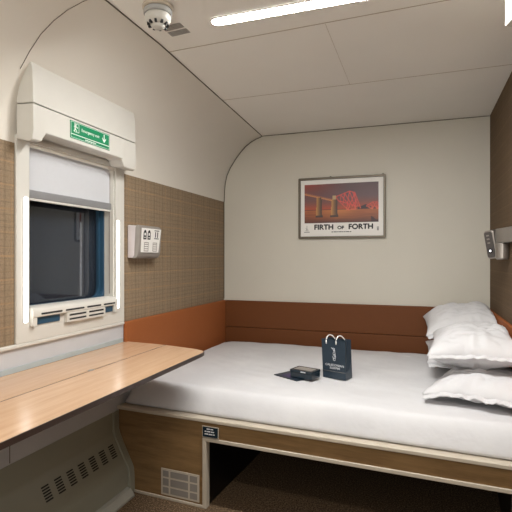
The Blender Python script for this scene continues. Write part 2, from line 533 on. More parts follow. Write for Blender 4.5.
# ---- ventilated ledge at the foot of the window
t = thing('window_sill_vent', (XL + .011, 1.83, .955), 'white slotted ventilation ledge across the foot of the window', 'vent')
bm = B(); vx = XL + .0115
prism(bm, [(vx, .992), (vx + .016, .992), (vx + .019, .996), (vx + .019, 1.018), (vx + .014, 1.026), (vx, 1.034), (XL - .05, 1.036), (XL - .05, 1.007), (vx, 1.007)], 1, 1.532, 2.108)
obj('ledge', bm, 'white', t, bevel=.0012)
for y in (1.545, 2.096):
    bm = box(B(), vx, vx + .016, y - .012, y + .012, .957, .9915); obj('end_block', bm, 'white', t, bevel=.002)
bm = B(); box(bm, vx, vx + .018, 1.732, 2.005, .948, .9915); obj('centre_block', bm, 'white', t, bevel=.0012)
for a_, d_ in ((1.558, 1.70), (2.006, 2.083)):
    bm = box(B(), vx + .0002, vx + .004, a_, d_, .960, .990); obj('rubber_insert', bm, 'rubber', t)
for k, (a_, d_) in enumerate(((1.575, 1.70), (1.72, 1.845), (1.865, 1.97), (1.99, 2.085))):
    bm = B(); prism(bm, yz(a_, d_, 1.001, 1.009, .0035, 3), 0, vx + .016, vx + .0195); obj('slot', bm, 'darkslot', t)
for (a_, d_) in ((1.745, 1.86), (1.88, 1.99)):
    for z in (.980, .9615):
        bm = B(); prism(bm, yz(a_, d_, z - .004, z + .004, .003, 3), 0, vx + .016, vx + .0187); obj('slot', bm, 'darkslot', t)

# ================================================================ LEFT WALL SWITCH UNIT
t = thing('switch_unit', (XL, 2.35, 1.24), 'boxy white and grey wall switch unit with four printed symbols on the tweed wall', 'switch unit')
Y0, Y1 = 2.236, 2.462
bm = B()
prism(bm, [(XL, 1.240), (XL + .042, 1.240), (XL + .052, 1.25), (XL + .060, 1.41), (XL + .052, 1.420), (XL, 1.424)], 1, Y0, Y1)
obj('housing', bm, plain('switch_housing', (206, 200, 202), .4), t, bevel=.006, seg=3)
bm = B(); prism(bm, [(XL + .030, 1.236), (XL + .056, 1.240), (XL + .068, 1.252), (XL + .0735, 1.275), (XL + .0815, 1.407), (XL + .074, 1.419), (XL + .062, 1.425), (XL + .053, 1.412), (XL + .044, 1.255)], 1, Y0 - .002, Y1 + .004)
obj('front_bezel', bm, 'grey', t, bevel=.004, seg=3)
sl = Vector((.008, 0, .132)).normalized()
fm = lambda y, h: frameM((XL + .0755 + .008 * h / .132, y, 1.275 + h), (0, 1, 0), sl, Vector((sl.z, 0, -sl.x)))
bm = B(); mm = fm((Y0 + Y1) / 2 + .005, .064) @ Matrix.Diagonal((1.5, 1.24, 1, 1))
pts = [(-.067, -.055), (.055, -.055), (.068, .055), (-.067, .055)]
prism(bm, pts, 2, -.0015, .0022, mm); obj('face_plate', bm, 'mat', t, bevel=.0008)
for (u, v, kind) in ((-.046, .026, 0), (-.018, .026, 0), (.036, .027, 1), (-.034, -.030, 2), (.026, -.030, 2)):
    bm = B()
    if kind == 0:
        o = [(u - .010, v - .022), (u + .010, v - .022), (u + .010, v + .008), (u + .006, v + .018), (u, v + .022), (u - .006, v + .018), (u - .010, v + .008)]
        prism(bm, o, 2, .0022, .0027, mm); m_ = 'ink'
    elif kind == 1:
        for q in ((-.012, -.006), (.004, .010)): box(bm, u + q[0], u + q[1], v - .012, v + .014, .0022, .0027, mm)
        for q in (-.019, .018): box(bm, u - .017, u + .016, v + q, v + q + .004, .0022, .0027, mm)
        m_ = 'ink'
    else:
        for q in (-.020, -.010, 0, .010, .018): box(bm, u - .015, u + .015, v + q, v + q + .0035, .0022, .0027, mm)
        for q in (-.015, .0125): box(bm, u + q, u + q + .0025, v - .02, v + .02, .0022, .0027, mm)
        m_ = 'grey'
    obj('symbol', bm, m_, t)
    if kind == 0:
        bm = B(); box(bm, u - .005, u + .005, v - .004, v + .008, .0027, .0030, mm); box(bm, u - .004, u + .004, v - .016, v - .010, .0027, .0030, mm)
        obj('symbol_detail', bm, 'mat', t)

# ================================================================ PADDED PANELS
bm = prism(B(), [(2.196, .768), (2.226, .768), (2.226, .70), (2.36, .70), (2.36, .4535), (YB - .002, .4535), (YB - .002, .890), (2.196, .890)], 0, XL + .0005, XL + .022)
tag(obj('padded_panel', bm, 'rust', bevel=.006, seg=3), 'rust brown padded panel on window wall below the tweed', 'wall panel')
t = thing('padded_panel', (-.5, YB - .012, .45), 'long rust brown padded panel along the back wall behind the bed', 'wall panel')
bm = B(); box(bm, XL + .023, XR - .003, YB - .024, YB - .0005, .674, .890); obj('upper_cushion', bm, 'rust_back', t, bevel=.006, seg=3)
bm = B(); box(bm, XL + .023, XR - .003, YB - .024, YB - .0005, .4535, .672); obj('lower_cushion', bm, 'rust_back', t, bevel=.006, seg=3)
bm = B(); box(bm, XR - .022, XR - .0005, 2.1, YB - .026, .4535, .890)
tag(obj('padded_panel', bm, 'rust', bevel=.006, seg=3), 'rust brown padded panel on right wall behind the pillows', 'wall panel')

# ================================================================ DESK
dz = .78
t = thing('desk', (-1.27, 1.5, dz), 'long light oak wall desk below the window in two hinged halves', 'desk')
ft, th = .020, .0205
bm = B(); prism(bm, [(XL + .004, .75), (-1.279, .75), (-1.275, 2.190), (XL + .004, 2.215)], 2, dz - .017, dz); obj('rear_leaf', bm, 'oak', t, bevel=.0012)
out = [(-1.272, .75), (-.9935, .75), (-1.000, 2.06), (-1.003, 2.090), (-1.008, 2.106), (-1.024, 2.120), (-1.075, 2.145), (-1.268, 2.190)]
bm = B(); prism(bm, out, 2, dz - .017, dz); obj('front_leaf', bm, 'oak', t, bevel=.0012)
e0 = [(-.9935, .75), (-1.000, 2.06), (-1.003, 2.090), (-1.008, 2.106), (-1.024, 2.120), (-1.075, 2.145), (-1.268, 2.190), (XL + .004, 2.215)]
bm = B(); rows = []
for i, p in enumerate(e0):
    a_ = Vector(e0[max(i - 1, 0)]); d_ = Vector(e0[min(i + 1, len(e0) - 1)]); tt = (d_ - a_).normalized(); nn = Vector((tt.y, -tt.x)) * .003
    p = Vector(p); q = p + nn; i0 = p + nn * .05
    rows.append([bm.verts.new((i0.x, i0.y, dz - .0005)), bm.verts.new((q.x, q.y, dz - .001)), bm.verts.new((q.x, q.y, dz - .019)), bm.verts.new((i0.x, i0.y, dz - .019))])
for A, D in zip(rows, rows[1:]):
    for k in range(4): bm.faces.new((A[k], A[(k + 1) % 4], D[(k + 1) % 4], D[k]))
bm.faces.new(rows[0]); bm.faces.new(rows[-1][::-1])
obj('edge_band', bm, 'edge', t)
bm = B(); box(bm, -1.2789, -1.2721, .75, 2.185, dz - .017, dz - .0012); obj('hinge_gap', bm, 'ink', t)
bm = B(); prism(bm, rrect(.020, .03, .004, 3, -1.2755, 1.60), 2, dz - .004, dz + .0008); obj('hinge_plate', bm, 'metal', t)
for y in (.95, 1.35):
    bm = B(); prism(bm, [(XL + .002, dz - .0175), (-1.10, dz - .0175), (-1.12, dz - .03), (XL + .05, dz - .11), (XL + .002, dz - .13)], 1, y - .008, y + .008); obj('bracket', bm, 'grey', t, bevel=.002)

bm = B(); box(bm, XL + .001, XL + .008, .75, 2.185, dz + .0005, dz + .022); obj('rear_reflection_strip', bm, plain('reflection_tint', (168, 178, 180), .35), t, bevel=.001)  # added strip carrying the wall foot's reflected band in its pale colour
# ================================================================ HEATER COVER under the desk
t = thing('heater_cover', (-1.48, 1.3, 0), 'grey green sloping heater cover with vents under the desk', 'heater cover')
PR = [(-1.536, .421), (-1.536, .318), (-1.532, .302), (-1.522, .286), (-1.452, .150), (-1.444, .128), (-1.444, .045), (-1.538, .045), (-1.538, .421)]
bm = B(); prism(bm, PR, 1, YF + .05, 2.10); obj('cover_panel', bm, 'greygreen', t, bevel=.002)
RIM = [(-1.528, .432), (-1.528, .318), (-1.522, .292), (-1.505, .212), (-1.436, .128), (-1.428, .105), (-1.424, .06), (-1.424, .0), (-1.538, .0), (-1.538, .432)]
RIM = [(-1.528, .421), (-1.528, .322), (-1.518, .292), (-1.444, .152), (-1.434, .130), (-1.430, .09), (-1.428, .0), (-1.538, .0), (-1.538, .421)]
bm = B(); prism(bm, RIM, 1, 2.101, 2.146); obj('end_rim', bm, 'greygreen', t, bevel=.003)
bm = B(); prism(bm, [(-1.538, 0), (-1.40, 0), (-1.40, .012), (-1.425, .04), (-1.444, .044), (-1.538, .044)], 1, YF + .05, 2.10); obj('skirting', bm, plain('skirting_grey', (158, 156, 146), .4), t, bevel=.002)
sd = Vector((.07, 0, -.136)).normalized(); sn = Vector((.136, 0, .07)).normalized()
for k in range(7):
    y = 1.596 + k * .0752
    m4 = frameM(Vector((-1.4985, y, .240)), (0, 1, 0), -sd, sn)
    bm = B()
    for j in range(6):
        q = (j - 2.5) * .0118
        prism(bm, rrect(.042, .0068, .0032, 3, 0, q), 2, .0002, .0014, m4)
    obj('vent_grille', bm, 'black', t)
    bm.free() if False else None
bm = B(); lathe(bm, [(.006, 0), (.006, .004), (.003, .005)], (-1.447, 1.44, .12), 12)

# ================================================================ BED
bed = thing('bed', (-.5, 2.8, 0), 'built-in double bed base of brown oak with cream trim and open storage below', 'bed')
# front line runs from the window wall to the right wall, slightly nearer at the right
FA, FB = Vector((-1.54, 2.150)), Vector((.457, 2.022))
fd = (FB - FA).normalized(); fn = Vector((fd.y, -fd.x))   # fn points to the room
Lf = (FB - FA).length
BM4 = frameM((FA.x, FA.y, 0), (fd.x, fd.y, 0), (0, 0, 1), (fn.x, fn.y, 0))   # local: u along the front, v up, w towards the room


def su(x): return (x - FA.x) / fd.x


def bprism(pts, w0, w1): return prism(B(), pts, 2, w0, w1, BM4)


uo0, uo1 = su(-.996), su(.335)
prof = [(su(-1.432), .0), (su(-1.430), .09), (su(-1.438), .13), (su(-1.448), .152), (su(-1.521), .292), (su(-1.531), .322), (su(-1.534), .428)]
# oak front left of the opening, following the heater cover
obj('front_panel', bprism([(uo0 - .023, 0), (uo0 - .023, .428)] + prof[::-1], -.018, 0), 'brownoak', bed)
obj('upper_panel', bprism([(uo0 - .023, .352), (Lf - .003, .352), (Lf - .003, .428), (uo0 - .023, .428)], -.018, 0), 'brownoak', bed)
obj('rim', bprism([(.003, .4285), (Lf - .003, .4285), (Lf - .003, .446), (.003, .446)], -.05, .012), 'bedtrim', bed, bevel=.004, seg=3)
obj('post', bprism([(uo0 - .0225, 0), (uo0, 0), (uo0, .334), (uo0 - .0225, .351)], -.03, .007), 'bedtrim', bed, bevel=.003)
obj('rail', bprism([(uo0 + .0005, .334), (uo1, .334), (uo1, .3515), (uo0 - .0225, .3515)], -.03, .007), 'bedtrim', bed, bevel=.003)
obj('post', bprism([(uo1 + .0005, 0), (uo1 + .028, 0), (uo1 + .028, .351), (uo1 + .0005, .3335)], -.03, .007), 'bedtrim', bed, bevel=.003)
obj('plinth_strip', bprism([(su(-1.432) + .002, .0), (uo0 - .023, 0), (uo0 - .023, .014), (su(-1.432) + .002, .014)], .0002, .006), 'bedtrim', bed, bevel=.002)
# storage cavity lining
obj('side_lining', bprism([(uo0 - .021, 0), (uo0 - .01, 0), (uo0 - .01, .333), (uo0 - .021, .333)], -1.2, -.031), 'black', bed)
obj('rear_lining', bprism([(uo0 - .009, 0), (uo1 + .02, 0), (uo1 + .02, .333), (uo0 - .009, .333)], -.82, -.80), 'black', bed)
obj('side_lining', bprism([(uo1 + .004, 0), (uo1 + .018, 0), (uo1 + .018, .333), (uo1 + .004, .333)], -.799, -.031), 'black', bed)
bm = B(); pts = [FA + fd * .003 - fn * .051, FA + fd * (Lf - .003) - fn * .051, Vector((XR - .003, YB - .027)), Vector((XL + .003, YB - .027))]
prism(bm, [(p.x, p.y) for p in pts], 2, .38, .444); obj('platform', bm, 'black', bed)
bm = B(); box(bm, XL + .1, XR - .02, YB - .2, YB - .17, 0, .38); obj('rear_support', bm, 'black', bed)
# floor grille
g0, g1, h0, h1 = su(-1.262), su(-1.037), .022, .158
gm = []
b = B(); cells = []
cu = [0, .052, .167, g1 - g0]; cv = [0, .045, .0905, h1 - h0]
fr = B()
prism(fr, [(g0, h0), (g1, h0), (g1, h1), (g0, h1)], 2, .0002, .003, BM4)
gr = obj('floor_grille', fr, 'bedtrim', bed, bevel=.001)
for i in range(3):
    for j in range(3):
        a0 = g0 + cu[i] + (.011 if i == 0 else .005); a1 = g0 + cu[i + 1] - (.011 if i == 2 else .005)
        b0 = h0 + cv[j] + (.010 if j == 0 else .004); b1 = h0 + cv[j + 1] - (.010 if j == 2 else .004)
        c_ = obj('mesh_insert', bprism([(a0, b0), (a1, b0), (a1, b1), (a0, b1)], .003, .0036), 'gmesh' if 'gmesh' in M else 'grey', gr)
# plate
l0, l1 = su(-1.016), su(-.926)
o = obj('notice_plate', bprism([(l0, .356), (l1, .356), (l1, .412), (l0, .412)], .0075, .010), 'bedtrim', bed, bevel=.001); o['label'] = 'small navy notice plate with white lettering'
obj('plate_face', bprism([(l0 + .003, .359), (l1 - .003, .359), (l1 - .003, .409), (l0 + .003, .409)], .010, .0106), 'navyglossy', o)
for j, wl_ in enumerate((.036, .058, .058)):
    m4 = BM4 @ Matrix.Translation(((l0 + l1) / 2 - .002, .399 - j * .0125, .0108))
    obj('plate_lettering', bars(wl_, .0052, m4, .0003, j), 'silver', o)

# mattress: one rounded slab with softly rumpled sheet
def sstep(a, b_, x):
    t_ = max(0, min(1, (x - a) / (b_ - a))); return t_ * t_ * (3 - 2 * t_)


bm = B(); NU, NV = 120, 90
X0, X1 = XL + .026, XR - .027
zt, zb = .572, .4525


def yfront(x): return FA.y + (x - FA.x) / (FB.x - FA.x) * (FB.y - FA.y) + .030


def mat_pt(u, v, top=True):
    x = X0 + (X1 - X0) * u; yf = yfront(x); yb = YB - .034
    r = .04                              # rounded plan corners at left
    y = yf + (yb - yf) * v
    dl = x - X0; r1 = .40
    if dl < r1:
        ins = r - math.sqrt(max(0, r * r - (r - min(dl, r)) ** 2)); in2 = r1 - math.sqrt(max(0, r1 * r1 - (r1 - dl) ** 2))
        y0_, y1_ = yf + ins * .12, yb - in2 * .65
        y = y0_ + (y1_ - y0_) * v
    return x, y


def edge(dist, R): return 1 - (1 - min(1, dist / R)) ** 2.4


grid = {}
for i in range(NU + 1):
    for j in range(NV + 1):
        u = i / NU; v = j / NV
        uu = .5 - .5 * math.cos(math.pi * u) if False else u
        # denser rows near the front edge
        vv = v ** 1.35
        x, y = mat_pt(uu, vv)
        df = y - yfront(x); db = YB - .034 - y; dl = x - X0; dr = X1 - x
        h = edge(max(df, 0), .085) * edge(max(db, 0), .10) ** .7 * edge(dl, .05) ** .8 * (edge(dr, .06) ** .7)
        nz = noise.noise(Vector((x * 2.6, y * 3.4, 1.3))) * .007 + noise.noise(Vector((x * 9, y * 5, 4.))) * .0022
        cre = noise.noise(Vector((x * 5 + y * 9, y * 2 - x * 3, 7.))) ** 2 * .010 * (1 if df < .5 else .6) + abs(noise.noise(Vector((x * 11, y * 2.5, 3.)))) * .006 * max(0, 1 - df / .25)
        z = zb + .012 + (zt - zb - .012) * max(0, h) + (nz - cre) * min(1, h * 1.5)
        grid[i, j] = bm.verts.new((x, y, z))
low = {}
for i in range(NU + 1):
    for j in range(NV + 1):
        if i in (0, NU) or j in (0, NV):
            c_ = grid[i, j].co; low[i, j] = bm.verts.new((c_.x, c_.y, zb))
for i in range(NU):
    for j in range(NV): bm.faces.new((grid[i, j], grid[i + 1, j], grid[i + 1, j + 1], grid[i, j + 1]))
loop = [(i, 0) for i in range(NU)] + [(NU, j) for j in range(NV)] + [(i, NV) for i in range(NU, 0, -1)] + [(0, j) for j in range(NV, 0, -1)]
for a_, d_ in zip(loop, loop[1:] + loop[:1]): bm.faces.new((grid[a_], low[a_], low[d_], grid[d_]))
bm.faces.new([low[k] for k in loop])
tag(obj('mattress', bm, 'cotton', smooth=True), 'white double mattress with fitted cotton sheet filling the bed', 'mattress')


def mat_z(x, y): return zt


def pillow(loc, a, b_, T, rot, tilt, seed, label, grp, droop=0., sag=.5, roll=0.):
    """a: half size in x, b_: half size in y, T: half thickness; its flanged open end faces the room"""
    N, K = 56, 64; bm = B(); top = {}; bot = {}
    R = Matrix.Rotation(rot, 4, 'Z') @ Matrix.Rotation(tilt, 4, 'X') @ Matrix.Rotation(roll, 4, 'Y')
    for i in range(N + 1):
        for j in range(K + 1):
            u = -1 + 2 * i / N; v = -1 + 2 * j / K
            px = 1 - .07 * (1 - abs(v) ** 2) * abs(u) ** 3     # sides pulled in between the corners
            py = 1 - .06 * (1 - abs(u) ** 2) * abs(v) ** 3
            x = a * u * px; y = b_ * v * py
            hh = (max(0, 1 - abs(u) ** 2.8)) ** .55 * (max(0, 1 - abs(v * 1.0) ** 3.)) ** .55
            w_ = noise.noise(Vector((u * 2.3 + seed, v * 2.3, seed))) * .16 + noise.noise(Vector((u * 3 + seed, v * 9, seed * 2))) * .09 + (abs(noise.noise(Vector((u * 4 + v * 3, v * 5 - u * 2 + seed, seed)))) - .2) * .16
            rad = abs(noise.noise(Vector((math.atan2(v, u) * 3.2, seed * 3., max(abs(u), abs(v)) * .8)))) * .5 * max(abs(u), abs(v)) ** 2
            h = T * hh * (1 + w_ - rad)
            zt_ = h * 1.15 + .004; zb_ = -h * sag - .002
            # the hem end stays flat
            dz_ = -droop * (max(0, u * -1) ** 3) - droop * .5 * max(0, -v) ** 3
            ed = noise.noise(Vector((u * 4, v * 4, seed + 9))) * .012 * max(abs(u), abs(v)) ** 4
            for D, zz in ((top, zt_), (bot, zb_)):
                if D is bot and (i in (0, N) or j in (0, K)):
                    D[i, j] = top[i, j]; continue
                p = R @ Vector((x, y, zz + dz_ + ed)) + Vector(loc)
                lim = XR - .06
                if p.x > lim: p.x = lim + .030 * math.tanh((p.x - lim) / .05)
                lim = YB - .06
                if p.y > lim: p.y = lim + .028 * math.tanh((p.y - lim) / .05)
                D[i, j] = bm.verts.new(p)
    for i in range(N):
        for j in range(K):
            bm.faces.new((top[i, j], top[i + 1, j], top[i + 1, j + 1], top[i, j + 1]))
            q = [bot[i, j], bot[i, j + 1], bot[i + 1, j + 1], bot[i + 1, j]]
            try: bm.faces.new(q)
            except ValueError: pass
    o = obj('pillow', bm, 'cotton', smooth=True)
    tag(o, label, 'pillow', 'white pillows stacked at the head of the bed')
    # loose flange of the open end along the near edge, a part of its own
    hb = B(); rows = []
    for i in range(1, N):
        u = -1 + 2 * i / N
        row = []
        for e_, th_ in ((.020, .004), (0, .003), (-.012, .0028), (-.028, .0022), (-.028, -.0022), (-.012, -.0028), (0, -.003), (.02, -.004)):
            x = a * u * (1 - .07 * abs(u) ** 3 * .1); py = 1 - .06 * (1 - abs(u) ** 2)
            y = -b_ * py + e_
            wv = noise.noise(Vector((u * 8, seed, e_ * 10))) * .010 * (1 if e_ <= 0 else .2) + noise.noise(Vector((u * 19, seed, 2))) * .006 * (1 if e_ < 0 else 0)
            zz = th_ - droop * (max(0, -u) ** 3) - droop * .5 * py ** 3 + wv - max(0, -e_) * .25
            y += noise.noise(Vector((u * 6, seed + 4, 2))) * .006 * (e_ < -.02)
            p = R @ Vector((x, y, zz)) + Vector(loc)
            lim = XR - .06
            if p.x > lim: p.x = lim + .030 * math.tanh((p.x - lim) / .05)
            row.append(hb.verts.new(p))
        rows.append(row)
    for A, D in zip(rows, rows[1:]):
        for k in range(8): hb.faces.new((A[k], A[(k + 1) % 8], D[(k + 1) % 8], D[k]))
    hb.faces.new(rows[0]); hb.faces.new(rows[-1][::-1])
    obj('hem', hb, 'cotton', o, smooth=True)
    return o


pillow((.31, 2.52, .636), .235, .26, .054, -.30, 0, 1.3, 'lower pillow of the front stack, its corner flat on the sheet', 0, droop=.028, sag=1.0)
pillow((.29, 2.70, .794), .240, .31, .076, -.07, .02, 5.1, 'plump upper pillow of the front stack, nearest the camera', 0, droop=.018, sag=1.3)
pillow((.275, 3.16, .648), .240, .37, .060, 0, 0, 8.7, 'lower pillow of the rear stack, mostly hidden behind the others', 0, sag=.9)
pillow((.288, 3.285, .818), .262, .28, .100, .03, .08, 3.9, 'upper pillow of the rear stack, resting against the back wall', 0, droop=.02, sag=.9)

# ================================================================ THINGS ON THE BED
# gift bag
ZB = .5745
A2 = Vector((-.513, 2.612)); ux = Vector((.945, -.327)); uy = Vector((.327, .945))
BG = frameM((A2.x, A2.y, ZB), (ux.x, ux.y, 0), (uy.x, uy.y, 0), (0, 0, 1))
t = thing('gift_bag', (A2.x + .08, A2.y + .02, ZB), 'small navy paper gift bag with white rope handles standing on the bed', 'bag')
W_, D_, H_ = .140, .078, .212


def bagp(x, y, z):   # slightly narrower at the bottom
    k = 1.0 + .06 * z / H_
    return BG @ Vector(((x - W_ / 2) * k + W_ / 2 - .010 * z / H_, (y - D_ / 2) * (1.0 - .15 * z / H_) + D_ / 2, z))


bm = B(); hs = [0, .045, .10, .16, H_]
ring_ = []
for z in hs:
    ring_.append([bm.verts.new(bagp(x, y, z)) for x, y in ((0, 0), (W_ / 2, 0), (W_, 0), (W_ - (.010 if z > .05 else 0), D_ / 2), (W_, D_), (W_ / 2, D_), (0, D_), ((.010 if z > .05 else 0), D_ / 2))])
for A, D in zip(ring_, ring_[1:]):
    for k in range(8): bm.faces.new((A[k], A[(k + 1) % 8], D[(k + 1) % 8], D[k]))
bm.faces.new(ring_[0])
o = obj('bag_body', bm, 'navybag', t); s = o.modifiers.new('s', 'SOLIDIFY'); s.thickness = .0016; s.offset = -1
bm = B()
prism(bm, [(.002, .0385), (W_ - .002, .0385), (W_ - .002, .0400), (.002, .0400)], 1, -.0008, -.0001, BG); obj('fold_sheen', bm, 'grey', t)  # the fold's lighter sheen put into a grey strip
for cx in (.030, .088):
    pts = []
    for k in range(17):
        a_ = k / 16; ang = math.pi * a_
        yy = .001 + (D_ - .012) * (1 - math.cos(ang)) / 2 * .95; zz = H_ - .026 + .034 * math.sin(ang) + .020 * a_
        q = bagp(cx - .010 * math.sin(ang) + .020 * a_, 0, zz); q += Vector((uy.x, uy.y, 0)) * (yy - .003)
        pts.append(q)
    bm = tube(B(), pts, .0034, 8); o = obj('rope_handle', bm, 'rope', t, smooth=True)
FT = lambda x, z: BG @ frameM((x, -.0012, z), (1, 0, 0), (0, 0, 1), (0, -1, 0))
# the front face leans outwards very slightly near the top, so the print sits just proud of it


def bagtext(s_, size, x, z, sx=1.1):
    lean = (D_ / 2) * .15 * z / H_
    m4 = BG @ frameM((x, -.0016 + lean, z), (1, 0, 0), (0, .06, 1), (0, -1, 0)); return text_bm(s_, size, m4, .0004, sx)


obj('lettering', bagtext('CALEDONIAN', .0165, .072, .073), 'silver', t)
obj('lettering', bagtext('SLEEPER', .0165, .074, .057), 'silver', t)


def ring2(cx, cz, r, a0, a1, th=.0016, n_=14, off=0):
    b2 = []
    for k in range(n_ + 1):
        a_ = math.radians(a0 + (a1 - a0) * k / n_); z = cz + r * math.sin(a_)
        b2.append(BG @ Vector((cx + r * math.cos(a_), -.0014 + (D_ / 2) * .15 * z / H_, z)))
    return b2


bm = B()     # antlered stag's head and looped body emblem
tube(bm, ring2(.068, .138, .007, 0, 360), .0013, 6); tube(bm, ring2(.069, .120, .009, -200, 120), .0015, 6)
tube(bm, ring2(.070, .106, .007, 0, 330), .0013, 6); tube(bm, ring2(.062, .130, .013, -60, 40), .0016, 6)
tube(bm, ring2(.060, .160, .010, -70, 40), .0016, 6); tube(bm, ring2(.072, .163, .011, 150, 250), .0015, 6)
tube(bm, [ring2(.058, .162, .0, 0, 1)[0], ring2(.050, .168, .0, 0, 1)[0]], .0015, 6); tube(bm, [ring2(.066, .15, 0, 0, 1)[0], ring2(.074, .152, 0, 0, 1)[0]], .002, 6)
obj('stag_emblem', bm, 'silver', t)

# small card box and booklet
r_ = -.33
bc = Vector((-.600, 2.545)); BX = frameM((bc.x, bc.y, .5755), (math.cos(-.30), math.sin(-.30), 0), (-math.sin(-.30), math.cos(-.30), 0), (0, 0, 1))
t = thing('card_box', (bc.x, bc.y, .5755), 'small dark card box with glossy lid lying beside the gift bag', 'box')
bm = box(B(), -.068, .068, -.046, .046, .0055, .036, BX); obj('box_body', bm, 'navyglossy', t, bevel=.0015)
bm = box(B(), -.070, .070, -.048, .048, .0365, .050, BX); obj('lid', bm, 'navyglossy', t, bevel=.002)
bm = box(B(), -.055, .055, -.030, .030, .0502, .0508, BX); obj('lid_label', bm, 'grey', t)
bm = box(B(), -.0005, .03, -.0495, -.0482, .040, .045, BX); obj('print', bm, 'silver', t)
bk = frameM((-.668, 2.560, .5755), (math.cos(-.52), math.sin(-.52), 0), (-math.sin(-.52), math.cos(-.52), 0), (0, 0, 1))
t = thing('booklet', (-.668, 2.56, .575), 'dark booklet lying flat under the corner of the card box', 'booklet')
bm = box(B(), -.095, .085, -.065, .065, .000, .0035, bk); obj('cover', bm, 'navy', t)
bm = box(B(), -.05, .02, -.045, .03, .0036, .0041, bk); obj('cover_picture', bm, 'violet', t)

# ================================================================ FRAMED POSTER
t = thing('framed_poster', (-.568, YB - .012, 1.387), 'framed railway poster of a red bridge at sunset on the back wall', 'picture')
P0, P1, Q0, Q1 = -.898, -.238, 1.387, 1.858


def xzring(o, i, yf, yb):
    b = B(); k = len(o); L = [[b.verts.new((p[0], y, p[1])) for p in lst] for y, lst in ((yf, o), (yf, i), (yb, i), (yb, o))]
    for a_, d_ in ((0, 1), (1, 2), (2, 3), (3, 0)):
        for j in range(k): b.faces.new((L[a_][j], L[a_][(j + 1) % k], L[d_][(j + 1) % k], L[d_][j]))
    return b


def rr(x0, x1, z0, z1, r): return rrect(x1 - x0, z1 - z0, r, 4, (x0 + x1) / 2, (z0 + z1) / 2)


obj('frame', xzring(rr(P0, P1, Q0, Q1, .008), rr(P0 + .017, P1 - .017, Q0 + .017, Q1 - .017, .002), YB - .024, YB - .001), 'frame', t, bevel=.003)
bm = B(); box(bm, P0 + .0172, P1 - .0172, YB - .010, YB - .002, Q0 + .0172, Q1 - .0172); obj('poster_paper', bm, 'mat', t)
for x in (P0 + .25, P1 - .02):
    bm = box(B(), x - .006, x + .006, YB - .012, YB - .002, Q1 + .0005, Q1 + .006); obj('fixing_clip', bm, 'darkslot', t)
U0, U1, V0, V1 = -.851, -.290, 1.507, 1.806


def seg_d(u, v, a_, d_):
    px, py, qx, qy = u - a_[0], v - a_[1], d_[0] - a_[0], d_[1] - a_[1]
    k = max(0, min(1, (px * qx + py * qy) / (qx * qx + qy * qy))); return math.hypot(px - k * qx, py - k * qy)


def mixc(a_, d_, k): k = max(0, min(1, k)); return tuple(p + (q - p) * k for p, q in zip(a_, d_))


ASP = (U1 - U0) / (V1 - V0)
truss = []
def cantilever(c, w_, top, deck, low_):
    tl = (c - w_ * .18, top); tr = (c + w_ * .18, top); bl_, br_ = (c - w_ * .26, low_), (c + w_ * .26, low_)
    L_ = (c - w_, deck); R_ = (c + w_, deck)
    s_ = [(L_, tl), (tl, tr), (tr, R_), (tl, bl_), (tr, br_), (tl, br_), (tr, bl_), (L_, bl_), (R_, br_)]
    for k in (.33, .66):
        s_ += [((L_[0] + (tl[0] - L_[0]) * k, L_[1] + (tl[1] - L_[1]) * k), (L_[0] + (bl_[0] - L_[0]) * (k + .2), L_[1] + (bl_[1] - L_[1]) * (k + .2))),
               ((R_[0] + (tr[0] - R_[0]) * k, R_[1] + (tr[1] - R_[1]) * k), (R_[0] + (br_[0] - R_[0]) * (k + .2), R_[1] + (br_[1] - R_[1]) * (k + .2)))]
    return s_


def P_(*q): return [((a_[0] * ASP, a_[1]), (d_[0] * ASP, d_[1])) for a_, d_ in q]
A0, A1, A2_, A3 = (.435, .66), (.62, .79), (.69, .75), (.765, .36)
truss = P_((A0, A1), (A1, A2_), (A2_, A3), (A0, (.47, .56)), ((.47, .56), (.60, .32)), ((.47, .56), (.72, .40)), (A1, (.58, .32)), (A1, (.70, .33)), (A2_, (.70, .33)), (A2_, (.60, .32)),
           ((.50, .71), (.62, .42)), ((.555, .745), (.66, .40)), ((.50, .71), (.50, .50)), ((.555, .745), (.53, .45)), ((.66, .77), (.73, .42)), ((.72, .58), (.66, .42)), ((.60, .32), (.72, .34)))
t2 = cantilever(.95 * ASP, .11 * ASP, .50, .40, .32)


